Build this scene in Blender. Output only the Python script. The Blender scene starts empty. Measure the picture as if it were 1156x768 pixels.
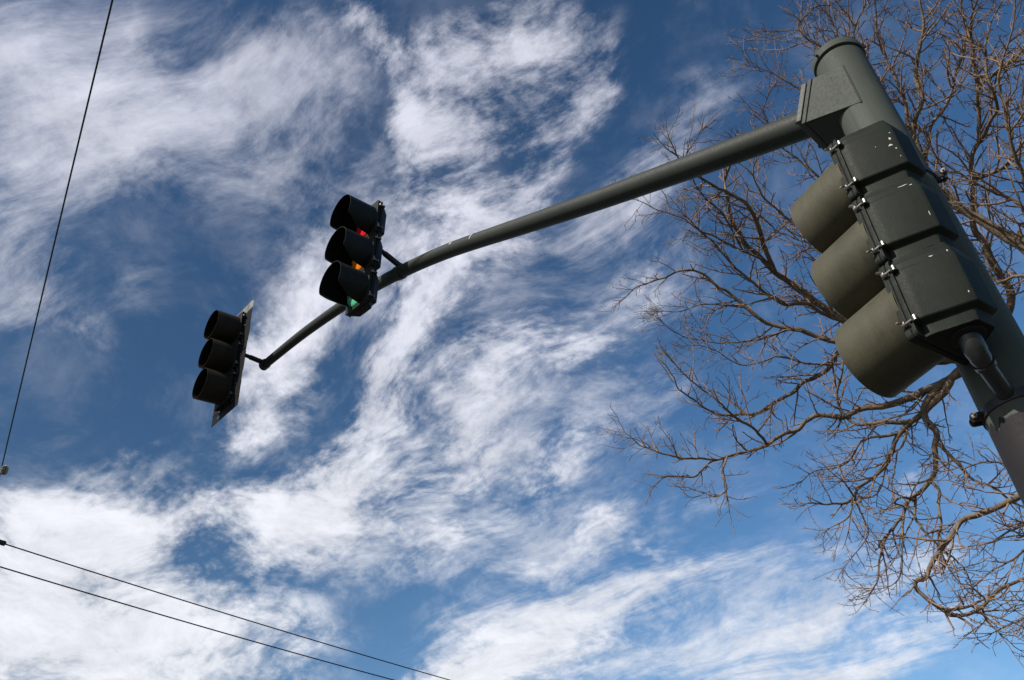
import bpy, math, random
import numpy as np
from mathutils import Matrix, Vector, noise as mnoise
from math import sin, cos, tan, pi, radians, atan2, sqrt

random.seed(7)
SC = bpy.context.scene
COL = SC.collection

# ------------------------------------------------------------------ camera
IMG_W, IMG_H, FPX = 1156.0, 768.0, 939.0
PITCH, ROLL = 0.6837, -0.0433
CAM = Vector((0, 0, 1.6))
_f = Vector((0, cos(PITCH), sin(PITCH)))
_r0 = Vector((1, 0, 0))
_u0 = _r0.cross(_f)
_r = _r0 * cos(ROLL) + _u0 * sin(ROLL)
_u = _u0 * cos(ROLL) - _r0 * sin(ROLL)
cam_data = bpy.data.cameras.new('camera')
cam_data.sensor_width = 36.0
cam_data.lens = FPX / IMG_W * 36.0
cam_data.clip_start = 0.05
cam_data.clip_end = 5000
cam = bpy.data.objects.new('camera', cam_data)
COL.objects.link(cam)
m = Matrix((_r, _u, -_f)).transposed().to_4x4()
m.translation = CAM
cam.matrix_world = m
SC.camera = cam


def ray(x, y):
    """unit direction from the tripod position through a point of the photograph"""
    return (_r * ((x - IMG_W / 2) / FPX) - _u * ((y - IMG_H / 2) / FPX) + _f).normalized()


def at(x, y, dist):
    return CAM + ray(x, y) * dist


# ------------------------------------------------------------------ sun, sky
SUN_AZ, SUN_EL = radians(-124), radians(38)
SUN_DIR = Vector((sin(SUN_AZ) * cos(SUN_EL), cos(SUN_AZ) * cos(SUN_EL), sin(SUN_EL)))
sun_data = bpy.data.lights.new('sun', 'SUN')
sun_data.energy = 5.0
sun_data.angle = radians(0.5)
sun_data.color = (1.0, 0.93, 0.84)
sun = bpy.data.objects.new('sun', sun_data)
sun.rotation_euler = (-SUN_DIR).to_track_quat('-Z', 'Y').to_euler()
sun.location = (-30, -30, 40)
COL.objects.link(sun)

SC.view_settings.view_transform = 'Standard'
SC.view_settings.look = 'None'
SC.view_settings.exposure = 0.0
SC.view_settings.gamma = 1.0
SC.view_settings.use_curve_mapping = False
SC.cycles.max_bounces = 6
SC.cycles.use_denoising = True


def build_world():
    w = bpy.data.worlds.new('World')
    SC.world = w
    w.use_nodes = True
    nt = w.node_tree
    N, Lk = nt.nodes, nt.links
    N.clear()
    w.cycles.sampling_method = 'MANUAL'
    w.cycles.sample_map_resolution = 256

    def node(t, **kw):
        n = N.new(t)
        for k, v in kw.items():
            setattr(n, k, v)
        return n

    def setin(sock, v):
        if isinstance(v, bpy.types.NodeSocket):
            Lk.new(v, sock)
        else:
            sock.default_value = v

    def mth(op, a, b=None, c=None, clamp=False):
        n = node('ShaderNodeMath', operation=op, use_clamp=clamp)
        setin(n.inputs[0], a)
        if b is not None:
            setin(n.inputs[1], b)
        if c is not None:
            setin(n.inputs[2], c)
        return n.outputs[0]

    def vadd(a, b, op='ADD'):
        n = node('ShaderNodeVectorMath', operation=op)
        setin(n.inputs[0], a)
        setin(n.inputs[1], b)
        return n.outputs[0]

    def vscale(a, s):
        n = node('ShaderNodeVectorMath', operation='SCALE')
        setin(n.inputs[0], a)
        setin(n.inputs[3], s)
        return n.outputs[0]

    def noise(vec, scale, detail=6, rough=0.55, lac=2.0, dist=0.0, color=False):
        n = node('ShaderNodeTexNoise', noise_dimensions='2D')
        Lk.new(vec, n.inputs['Vector'])
        n.inputs['Scale'].default_value = scale
        n.inputs['Detail'].default_value = detail
        n.inputs['Roughness'].default_value = rough
        n.inputs['Lacunarity'].default_value = lac
        n.inputs['Distortion'].default_value = dist
        return n.outputs['Color' if color else 'Fac']

    def mapping(vec, loc=(0, 0), ang=0.0, sc=(1, 1), vt='TEXTURE'):
        n = node('ShaderNodeMapping', vector_type=vt)
        Lk.new(vec, n.inputs['Vector'])
        n.inputs['Location'].default_value = (loc[0], loc[1], 0)
        n.inputs['Rotation'].default_value = (0, 0, ang)
        n.inputs['Scale'].default_value = (sc[0], sc[1], 1)
        return n.outputs[0]

    def smooth(x, lo, hi):
        n = node('ShaderNodeMapRange', interpolation_type='SMOOTHSTEP', clamp=True)
        setin(n.inputs['Value'], x)
        n.inputs['From Min'].default_value = lo
        n.inputs['From Max'].default_value = hi
        return n.outputs[0]

    sky = node('ShaderNodeTexSky', sky_type='NISHITA')
    sky.sun_disc = False
    sky.sun_elevation = SUN_EL
    sky.sun_rotation = SUN_AZ
    sky.altitude = 100
    sky.air_density = 1.1
    sky.dust_density = 1.2
    sky.ozone_density = 2.2

    tc = node('ShaderNodeTexCoord')
    sep = node('ShaderNodeSeparateXYZ')
    Lk.new(tc.outputs['Generated'], sep.inputs[0])
    K = 0.30      # the cloud sheet bends down to the horizon
    zz = mth('ADD', mth('MAXIMUM', sep.outputs[2], 0.0), K)
    comb = node('ShaderNodeCombineXYZ')
    Lk.new(mth('DIVIDE', sep.outputs[0], zz), comb.inputs[0])
    Lk.new(mth('DIVIDE', sep.outputs[1], zz), comb.inputs[1])
    p = comb.outputs[0]

    def P2(x, y):
        d = ray(x, y)
        return Vector((d.x / (max(d.z, 0) + K), d.y / (max(d.z, 0) + K)))

    # slow swirl of the air that bends every cloud edge
    w1 = vadd(noise(p, 3.2, 1.6, 0.45, color=True), (0.5, 0.5, 0.5), 'SUBTRACT')
    w2 = vadd(noise(p, 13.0, 3, 0.55, color=True), (0.5, 0.5, 0.5), 'SUBTRACT')
    pw = vadd(vadd(p, vscale(w1, 0.11)), vscale(w2, 0.009))
    pm = vadd(vadd(p, vscale(w1, 0.17)), vscale(w2, 0.030))

    def blobs(lst):
        """cloud masses: (centre, tip of the long axis, half width, amount), given where they stand over the street"""
        acc = None
        for cx, cy, ex, ey, hw, amp in lst:
            c = P2(cx, cy)
            e = P2(ex, ey) - c
            L = math.hypot(ex - cx, ey - cy)
            nx, ny = -(ey - cy) / L, (ex - cx) / L
            s = P2(cx + nx * hw, cy + ny * hw) - c
            ang = atan2(e.y, e.x)
            perp = abs(-sin(ang) * s.x + cos(ang) * s.y)
            mp = mapping(pm, (c.x, c.y), ang, (e.length * 1.25, max(perp, 1e-3) * 1.45))
            g = node('ShaderNodeTexGradient', gradient_type='QUADRATIC_SPHERE')
            Lk.new(mp, g.inputs[0])
            g = smooth(g.outputs['Fac'], 0.0, 1.0)
            acc = mth('MULTIPLY', g, amp) if acc is None else mth('MULTIPLY_ADD', g, amp, acc)
        return acc

    def streak(px0, px1, stretch, scale, detail=7, rough=0.58, off=0.0, vec=None):
        d = P2(*px1) - P2(*px0)
        ang = atan2(d.y, d.x)
        mp = mapping(vec or pw, (off, off * 0.7), ang, (stretch, 1.0))
        return noise(mp, scale, detail, rough)

#@@BLOBS
    # A. broken white bank over the lower left and the ragged tower in the middle
    bankA = blobs([
        (60, 700, 350, 690, 150, 1.6), (110, 600, 330, 570, 75, .95), (250, 740, 480, 730, 80, .8),
        (60, 560, 160, 545, 40, .5),
        (310, 390, 400, 150, 85, .75), (260, 400, 300, 330, 60, .5), (280, 470, 380, 450, 50, .5), (350, 330, 400, 240, 80, .5),
        (420, 540, 620, 430, 85, .85), (360, 590, 560, 550, 80, .9), (230, 570, 430, 540, 50, .5),
        (680, 598, 760, 590, 48, .95), (740, 625, 800, 610, 34, .5), (620, 640, 700, 620, 36, .5), (140, 495, 250, 465, 26, .38), (500, 620, 610, 560, 60, .6),
        (600, 735, 790, 665, 65, 1.1), (530, 765, 660, 720, 50, .9), (330, 640, 430, 600, 50, .5),
        (1015, 550, 1055, 490, 26, .42),
    ])
    # B. rippled band that climbs through the centre
    bandB = blobs([
        (505, 160, 560, 50, 75, .72), (415, 45, 340, -50, 45, .85), (475, 125, 400, 20, 42, .85), (605, 120, 645, -50, 55, .75),
        (565, 260, 625, 110, 60, .85), (510, 335, 595, 205, 66, .9), (450, 435, 560, 300, 62, .85), (400, 525, 500, 400, 56, .75),
        (565, 425, 705, 295, 52, .68), (520, 525, 640, 410, 52, .62), (655, 405, 775, 295, 52, .56), (610, 535, 740, 440, 46, .5),
        (480, 245, 525, 145, 60, .6), (690, 300, 740, 190, 50, .4), (400, 300, 440, 200, 40, .35), (560, 40, 610, -90, 85, .8), (490, 70, 470, -20, 60, .5), (535, 235, 565, 140, 75, .75), (470, 330, 500, 240, 50, .5),
    ])
    # C. torn cirrus over the upper left
    veilC = blobs([
        (60, 60, 330, 0, 150, 1.1), (30, 180, 240, 120, 110, 1.0), (150, 190, 360, 110, 90, .7),
        (60, 270, 280, 190, 90, .8), (10, 340, 130, 280, 80, .65), (250, 70, 360, 20, 60, .6),
        (330, 20, 470, 140, 45, .65), (420, 190, 470, 110, 50, .5), (310, 180, 390, 130, 50, .6),
        (160, 340, 300, 270, 45, .28), (40, 470, 120, 450, 40, .2),
    ])
    # D. long combed streaks, low on the far side and one high up
    combD = blobs([
        (740, 660, 1000, 588, 40, .95), (640, 700, 900, 630, 38, .85), (900, 712, 1220, 630, 36, .9),
        (960, 757, 1270, 690, 34, 1.0), (860, 755, 1000, 715, 30, .6), (1060, 625, 1220, 570, 36, .7),
        (1050, 700, 1250, 655, 26, .7), (780, 715, 960, 660, 24, .45),
        (560, 700, 760, 620, 50, .6), (760, 570, 980, 520, 24, .32), (690, 520, 840, 450, 45, .35),
        (740, 150, 890, 35, 70, .30), (690, 230, 810, 130, 70, .34), (640, 260, 720, 170, 60, .35),
        (880, 30, 960, -20, 40, .25),
    ])

    nA = noise(pw, 7.0, 10, 0.60)
    nA2 = noise(pm, 26.0, 8, 0.70)
    nB = streak((430, 560), (620, 60), 2.2, 9.0, 9, 0.62, 3.1)
    nB2 = streak((600, 60), (660, 330), 1.7, 52.0, 5, 0.6, 1.7)
    nB3 = streak((350, 250), (560, 60), 1.5, 26.0, 10, 0.74, 8.7)
    nC = streak((20, 260), (330, 110), 3.5, 11.0, 10, 0.68, 5.3)
    nC2 = noise(pm, 16.0, 7, 0.62)
    nD = streak((600, 740), (1000, 610), 5.5, 14.0, 10, 0.70, 9.1)
    nD2 = streak((640, 250), (880, 40), 4.0, 10.0, 8, 0.6, 2.2)
    nD3 = noise(pm, 30.0, 6, 0.6)

    def cells(px0, px1, stretch, scale, off, vec):
        """mackerel puffs: soft cells drawn out along the drift"""
        d = P2(*px1) - P2(*px0)
        mp = mapping(vec, (off, off * .6), atan2(d.y, d.x), (stretch, 1.0))
        n = node('ShaderNodeTexVoronoi', voronoi_dimensions='2D', feature='SMOOTH_F1')
        Lk.new(mp, n.inputs['Vector'])
        n.inputs['Scale'].default_value = scale
        n.inputs['Smoothness'].default_value = .7
        n.inputs['Randomness'].default_value = 1.0
        return mth('SUBTRACT', 0.92, n.outputs['Distance'])

    pv = vadd(vadd(p, vscale(w1, 0.11)), vscale(w2, 0.022))
    puff = cells((330, 480), (480, 380), 1.35, 48.0, 2.3, pv)
    puff2 = cells((400, 600), (620, 420), 1.3, 84.0, 7.7, pv)

    def dens(mask, terms, lo, hi):
        # mask gives cover, the noises eat into it
        acc = mask
        for nz, a in terms:
            acc = mth('MULTIPLY_ADD', mth('SUBTRACT', nz, 0.5), a, acc)
        gate = smooth(mask, 0.0, 0.45)
        return mth('MULTIPLY', smooth(acc, lo, hi), gate)

    fib = streak((330, 480), (480, 375), 3.2, 18.0, 10, 0.72, 4.4)
    fibC = streak((0, 110), (330, 30), 4.5, 16.0, 10, 0.70, 6.6)
    dA = dens(bankA, [(nA, 2.3), (nA2, .8), (puff, .15), (puff2, .2), (nB3, .8)], 0.0, 1.25)
    dB = dens(bandB, [(nB, 1.8), (nB3, 1.9), (fib, 1.5), (puff, .22), (puff2, .28)], 0.0, 1.35)
    dC = dens(veilC, [(nC, 2.3), (nC2, .6), (fibC, 1.7)], 0.0, 1.55)
    dD = dens(combD, [(nD, 2.4), (nD2, .6), (nD3, .9)], 0.0, 1.25)
    # wide thin veil that ties the masses together
    veilV = blobs([
        (170, 130, 480, 60, 200, 1.0), (330, 90, 560, 40, 120, .8), (470, 300, 620, 60, 190, 1.0), (560, 470, 760, 360, 120, 1.0),
        (300, 400, 380, 200, 110, .7), (420, 620, 720, 540, 110, .9), (640, 620, 860, 570, 80, 1.0), (900, 690, 1250, 610, 110, .85), (720, 740, 1000, 690, 60, .8),
        (120, 530, 320, 500, 60, .7), (690, 340, 790, 170, 90, .8), (700, 470, 800, 400, 70, .7), (760, 140, 900, 30, 90, .45), (60, 380, 160, 340, 70, .4),
    ])
    dV = mth('MULTIPLY', dens(veilV, [(nC2, .9), (nB, 1.3), (puff, .12), (puff2, .15), (nB3, 1.0), (fib, 1.3)], 0.0, 1.5), 0.66)
    # thin haze of ice between the masses, everywhere
    dE = mth('MULTIPLY', smooth(mth('MULTIPLY_ADD', nA2, .35, nA), 0.58, 1.0), 0.10)

    def scr(a, b):
        return mth('SUBTRACT', mth('ADD', a, b), mth('MULTIPLY', a, b))

    cover = scr(scr(mth('MULTIPLY', dA, 0.97), mth('MULTIPLY', dB, 0.86)), scr(mth('MULTIPLY', dC, 0.70), mth('MULTIPLY', dD, 0.88)))
    cover = scr(scr(cover, dE), dV)

    # cloud white: warmer and brighter low down where the sheet is thick, lilac grey high up
    elev = mth('ADD', sep.outputs[2], 0.0)
    mixc = node('ShaderNodeMix', data_type='RGBA')
    Lk.new(smooth(elev, 0.30, 0.85), mixc.inputs['Factor'])
    mixc.inputs['A'].default_value = (8.3, 8.5, 9.1, 1)
    mixc.inputs['B'].default_value = (7.7, 7.8, 8.9, 1)
    shade = mth('MULTIPLY_ADD', mth('SUBTRACT', nA2, 0.5), 0.4, mth('MULTIPLY_ADD', mth('SUBTRACT', nA, .5), .5, 1.0))
    cl = node('ShaderNodeVectorMath', operation='SCALE')
    Lk.new(mixc.outputs['Result'], cl.inputs[0])
    Lk.new(shade, cl.inputs[3])
    hs = node('ShaderNodeHueSaturation')
    hs.inputs['Hue'].default_value = 0.5
    hs.inputs['Saturation'].default_value = 1.25
    # clear air is darkest square to the sun and pales towards the point opposite it
    anti = node('ShaderNodeVectorMath', operation='DOT_PRODUCT')
    Lk.new(tc.outputs['Generated'], anti.inputs[0])
    anti.inputs[1].default_value = tuple(-SUN_DIR)
    pale = node('ShaderNodeMapRange', interpolation_type='SMOOTHSTEP', clamp=True)
    Lk.new(anti.outputs['Value'], pale.inputs['Value'])
    for k_, v_ in (('From Min', -0.35), ('From Max', 0.45), ('To Min', 0.74), ('To Max', 1.45)):
        pale.inputs[k_].default_value = v_
    Lk.new(pale.outputs[0], hs.inputs['Value'])
    Lk.new(sky.outputs[0], hs.inputs['Color'])
    mix = node('ShaderNodeMix', data_type='RGBA')
    Lk.new(cover, mix.inputs['Factor'])
    Lk.new(hs.outputs[0], mix.inputs['A'])
    Lk.new(cl.outputs[0], mix.inputs['B'])
    bg = node('ShaderNodeBackground')
    bg.inputs['Strength'].default_value = 0.10
    Lk.new(mix.outputs['Result'], bg.inputs['Color'])
    out = node('ShaderNodeOutputWorld')
    Lk.new(bg.outputs[0], out.inputs['Surface'])


build_world()
#@@GEOMETRY

# ------------------------------------------------------------------ materials
def new_mat(name):
    mt = bpy.data.materials.new(name)
    mt.use_nodes = True
    nt = mt.node_tree
    return mt, nt, nt.nodes, nt.links, nt.nodes['Principled BSDF']


def painted(name, base, rough=0.5, dust=None, dust_amt=0.0, chips=0.0, chip_col=(.55, .55, .52), speck=0.25, bump=0.12, scale=9.0, metallic=0.0, spec=0.4, below=None):
    """weathered paint: blotches, grit, a dusty film and edges rubbed through"""
    mt, nt, N, Lk, B = new_mat(name)
    tc = N.new('ShaderNodeTexCoord')

    def nz(sc, det, rg, vec=None):
        n = N.new('ShaderNodeTexNoise')
        n.inputs['Scale'].default_value = sc
        n.inputs['Detail'].default_value = det
        n.inputs['Roughness'].default_value = rg
        Lk.new(vec or tc.outputs['Object'], n.inputs['Vector'])
        return n.outputs['Fac']

    def rng(x, lo, hi, a=0.0, b=1.0):
        n = N.new('ShaderNodeMapRange')
        n.clamp = True
        Lk.new(x, n.inputs[0])
        for i, v in enumerate((lo, hi, a, b)):
            n.inputs[1 + i].default_value = v
        return n.outputs[0]

    def mul(a, b, op='MULTIPLY'):
        n = N.new('ShaderNodeMath')
        n.operation = op
        for i, v in enumerate((a, b)):
            if isinstance(v, bpy.types.NodeSocket):
                Lk.new(v, n.inputs[i])
            else:
                n.inputs[i].default_value = v
        return n.outputs[0]

    def mix(f, a, b):
        n = N.new('ShaderNodeMix')
        n.data_type = 'RGBA'
        Lk.new(f, n.inputs['Factor'])
        for k, v in (('A', a), ('B', b)):
            if isinstance(v, bpy.types.NodeSocket):
                Lk.new(v, n.inputs[k])
            else:
                n.inputs[k].default_value = (*v, 1)
        return n.outputs['Result']

    big = nz(scale, 5, 0.6)
    fine = nz(scale * 14, 4, 0.65)
    lo = tuple(c * (1 - speck) for c in base)
    hi = tuple(c * (1 + speck) for c in base)
    col = mix(rng(big, 0.3, 0.7), lo, hi)
    if dust:
        mp = N.new('ShaderNodeMapping')
        mp.inputs['Scale'].default_value = (1.0, 1.0, 0.35)
        Lk.new(tc.outputs['Object'], mp.inputs[0])
        d = mul(rng(nz(scale * .8, 6, 0.65, mp.outputs[0]), 0.35, 0.75), dust_amt)
        col = mix(d, col, dust)
        mp2 = N.new('ShaderNodeMapping')
        mp2.inputs['Scale'].default_value = (1.0, 1.0, 0.05)
        Lk.new(tc.outputs['Object'], mp2.inputs[0])
        runs = mul(rng(nz(scale * 5, 4, 0.6, mp2.outputs[0]), 0.56, 0.74), 0.45)
        col = mix(runs, col, tuple(c * .55 for c in base))
        pin = mul(rng(nz(scale * 20, 2, 0.5), 0.71, 0.77), 0.14)
        col = mix(pin, col, tuple(c * .4 for c in base))
    if chips:
        bv = N.new('ShaderNodeBevel')
        bv.samples = 4
        bv.inputs['Radius'].default_value = 0.006
        ge = N.new('ShaderNodeNewGeometry')
        dt = N.new('ShaderNodeVectorMath')
        dt.operation = 'DOT_PRODUCT'
        Lk.new(bv.outputs[0], dt.inputs[0])
        Lk.new(ge.outputs['Normal'], dt.inputs[1])
        edge = rng(dt.outputs['Value'], 0.985, 0.90)
        worn = mul(edge, rng(nz(scale * 3.5, 8, 0.75), 0.58 - 0.10 * chips, 0.72 - 0.08 * chips, 0.0, .55))
        flecks = rng(nz(scale * 4.3, 5, 0.7), 0.735, 0.765)
        col = mix(mul(mul(worn, mul(flecks, 0.8), 'MAXIMUM'), 0.9), col, chip_col)
    if below:
        # an older coat shows below a hand-brushed, runny paint line
        sx = N.new('ShaderNodeSeparateXYZ')
        Lk.new(tc.outputs['Object'], sx.inputs[0])
        mp = N.new('ShaderNodeMapping')
        mp.inputs['Scale'].default_value = (1, 1, .12)
        Lk.new(tc.outputs['Object'], mp.inputs[0])
        run = mul(mul(nz(26, 3, .6, mp.outputs[0]), .5, 'SUBTRACT'), .13)
        zl = mul(sx.outputs[2], run, 'ADD')
        col = mix(rng(zl, below[0] - .002, below[0] + .002), mix(rng(big, .3, .7), tuple(c * .85 for c in below[1]), tuple(c * 1.15 for c in below[1])), col)
    Lk.new(col, B.inputs['Base Color'])
    Lk.new(rng(fine, 0.2, 0.8, rough - .1, rough + .12), B.inputs['Roughness'])
    B.inputs['Metallic'].default_value = metallic
    B.inputs['Specular IOR Level'].default_value = spec
    bp = N.new('ShaderNodeBump')
    bp.inputs['Strength'].default_value = bump
    bp.inputs['Distance'].default_value = 0.004
    Lk.new(fine, bp.inputs['Height'])
    Lk.new(bp.outputs[0], B.inputs['Normal'])
    return mt


def lens_mat(name, colr):
    mt, nt, N, Lk, B = new_mat(name)
    B.inputs['Base Color'].default_value = (*colr, 1)
    B.inputs['Roughness'].default_value = 0.18
    B.inputs['Coat Weight'].default_value = 0.5
    tc = N.new('ShaderNodeTexCoord')
    vo = N.new('ShaderNodeTexVoronoi')
    vo.inputs['Scale'].default_value = 60
    Lk.new(tc.outputs['Object'], vo.inputs['Vector'])
    bp = N.new('ShaderNodeBump')
    bp.inputs['Strength'].default_value = 0.3
    bp.inputs['Distance'].default_value = 0.003
    Lk.new(vo.outputs['Distance'], bp.inputs['Height'])
    Lk.new(bp.outputs[0], B.inputs['Normal'])
    return mt


def bark_mat(name, a, b, lichen=0.0):
    mt, nt, N, Lk, B = new_mat(name)
    tc = N.new('ShaderNodeTexCoord')
    n1 = N.new('ShaderNodeTexNoise')
    n1.inputs['Scale'].default_value = 14
    n1.inputs['Detail'].default_value = 6
    n1.inputs['Roughness'].default_value = .7
    Lk.new(tc.outputs['Object'], n1.inputs['Vector'])
    rp = N.new('ShaderNodeValToRGB')
    rp.color_ramp.elements[0].position = .3
    rp.color_ramp.elements[0].color = (*a, 1)
    rp.color_ramp.elements[1].position = .7
    rp.color_ramp.elements[1].color = (*b, 1)
    Lk.new(n1.outputs['Fac'], rp.inputs[0])
    col = rp.outputs[0]
    if lichen:
        n2 = N.new('ShaderNodeTexNoise')
        n2.inputs['Scale'].default_value = 5
        n2.inputs['Detail'].default_value = 5
        Lk.new(tc.outputs['Object'], n2.inputs['Vector'])
        r2 = N.new('ShaderNodeMapRange')
        for i, v in enumerate((.62, .70, 0, lichen)):
            r2.inputs[1 + i].default_value = v
        Lk.new(n2.outputs['Fac'], r2.inputs[0])
        mx = N.new('ShaderNodeMix')
        mx.data_type = 'RGBA'
        Lk.new(r2.outputs[0], mx.inputs['Factor'])
        Lk.new(col, mx.inputs['A'])
        mx.inputs['B'].default_value = (.30, .25, .06, 1)
        col = mx.outputs['Result']
    Lk.new(col, B.inputs['Base Color'])
    B.inputs['Roughness'].default_value = .85
    B.inputs['Specular IOR Level'].default_value = .2
    bp = N.new('ShaderNodeBump')
    bp.inputs['Strength'].default_value = .6
    bp.inputs['Distance'].default_value = .01
    n3 = N.new('ShaderNodeTexNoise')
    n3.inputs['Scale'].default_value = 60
    n3.inputs['Detail'].default_value = 5
    Lk.new(tc.outputs['Object'], n3.inputs['Vector'])
    Lk.new(n3.outputs['Fac'], bp.inputs['Height'])
    Lk.new(bp.outputs[0], B.inputs['Normal'])
    return mt


def ground_mat(name, a, b, scale):
    mt, nt, N, Lk, B = new_mat(name)
    tc = N.new('ShaderNodeTexCoord')
    n1 = N.new('ShaderNodeTexNoise')
    n1.inputs['Scale'].default_value = scale
    n1.inputs['Detail'].default_value = 8
    n1.inputs['Roughness'].default_value = .65
    Lk.new(tc.outputs['Object'], n1.inputs['Vector'])
    rp = N.new('ShaderNodeValToRGB')
    rp.color_ramp.elements[0].position = .3
    rp.color_ramp.elements[0].color = (*a, 1)
    rp.color_ramp.elements[1].position = .7
    rp.color_ramp.elements[1].color = (*b, 1)
    Lk.new(n1.outputs['Fac'], rp.inputs[0])
    Lk.new(rp.outputs[0], B.inputs['Base Color'])
    B.inputs['Roughness'].default_value = .9
    return mt


MAT = dict(
    pole=painted('pole_paint', (.045, .054, .047), .62, (.064, .070, .058), .35, 0.0, speck=.07, scale=5.0, bump=.015, spec=.2),
    shaft=painted('pole_shaft_paint', (.068, .080, .070), .65, (.098, .106, .088), .4, 0.0, speck=.10, scale=5.0, bump=.05, spec=.15, below=(3.09, (.024, .0225, .0245))),
    arm=painted('arm_paint', (.031, .037, .033), .6, (.046, .050, .042), .4, 0.0, speck=.12, scale=5.0, bump=.05, spec=.25),
    pole_dark=painted('pole_plate_paint', (.054, .062, .055), .55, (.082, .086, .074), .3, .5, (.22, .22, .18), speck=.15, scale=7.0, spec=.3),
    housing=painted('dark_green_housing_paint', (.0125, .0165, .0125), .58, (.026, .031, .022), .5, 1.6, (.20, .20, .185), speck=.25, scale=9.0, bump=.10, spec=.16),
    visor=painted('dusty_olive_visor', (.052, .051, .033), .60, (.110, .100, .064), .7, 0.0, speck=.2, scale=6.0, bump=.15, spec=.25),
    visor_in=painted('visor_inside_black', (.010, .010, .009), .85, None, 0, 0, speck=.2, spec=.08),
    black=painted('black_signal_paint', (.011, .0135, .0135), .6, (.022, .026, .022), .45, 0.0, (.10, .12, .09), speck=.2, spec=.22),
    brown=painted('sun_bleached_brown_black_paint', (.022, .019, .014), .6, (.060, .046, .030), .65, 0.0, speck=.25, scale=7, spec=.10),
    plate=painted('grey_backplate_paint', (.013, .013, .014), .6, (.024, .024, .025), .6, 0.0, speck=.25, scale=6, spec=.08),
    plate_pale=painted('pale_backplate_paint', (.05, .05, .05), .6, (.42, .41, .38), 1.0, 0.0, speck=.3, scale=9, spec=.2),  # pale blotches over dark grey, used on the top panel only
    steel=painted('dull_galvanised_steel', (.42, .40, .37), .42, (.14, .09, .06), .5, 0, speck=.3, scale=60, metallic=.75),
    strap=painted('black_strap_iron', (.016, .017, .018), .4, (.05, .05, .05), .3, .3, (.2, .2, .2), speck=.2),
    pipe=painted('glossy_black_pipe', (.018, .020, .020), .3, (.05, .055, .05), .3, .3, (.35, .35, .33), speck=.2, spec=.5),
    gasket=painted('black_rubber', (.008, .008, .008), .8, None, 0, 0, speck=.1),
    chip=painted('old_white_paint', (.50, .50, .48), .6, None, 0, 0, speck=.12),
    wire=painted('weathered_cable_jacket', (.05, .047, .05), .85, None, 0, 0, speck=.05, bump=0.0, spec=.1),
    porcelain=painted('brown_grey_insulator', (.20, .17, .14), .35, (.35, .33, .30), .5, 0, speck=.25, scale=30),
    red=lens_mat('red_glass', (.9, .015, .04)), amber=lens_mat('amber_glass', (.95, .26, .02)), green=lens_mat('green_glass', (.13, .62, .36)),
    bark=bark_mat('bark', (.075, .057, .043), (.235, .18, .13), .5),
    twig=bark_mat('twig_bark', (.125, .080, .056), (.35, .24, .165)),
    ground=ground_mat('dry_grass', (.035, .042, .02), (.075, .07, .04), 3.0),
    asphalt=ground_mat('asphalt', (.035, .035, .036), (.065, .064, .062), 6.0),
    concrete=ground_mat('dark_paving', (.055, .054, .052), (.10, .098, .094), 4.0),
)


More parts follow.
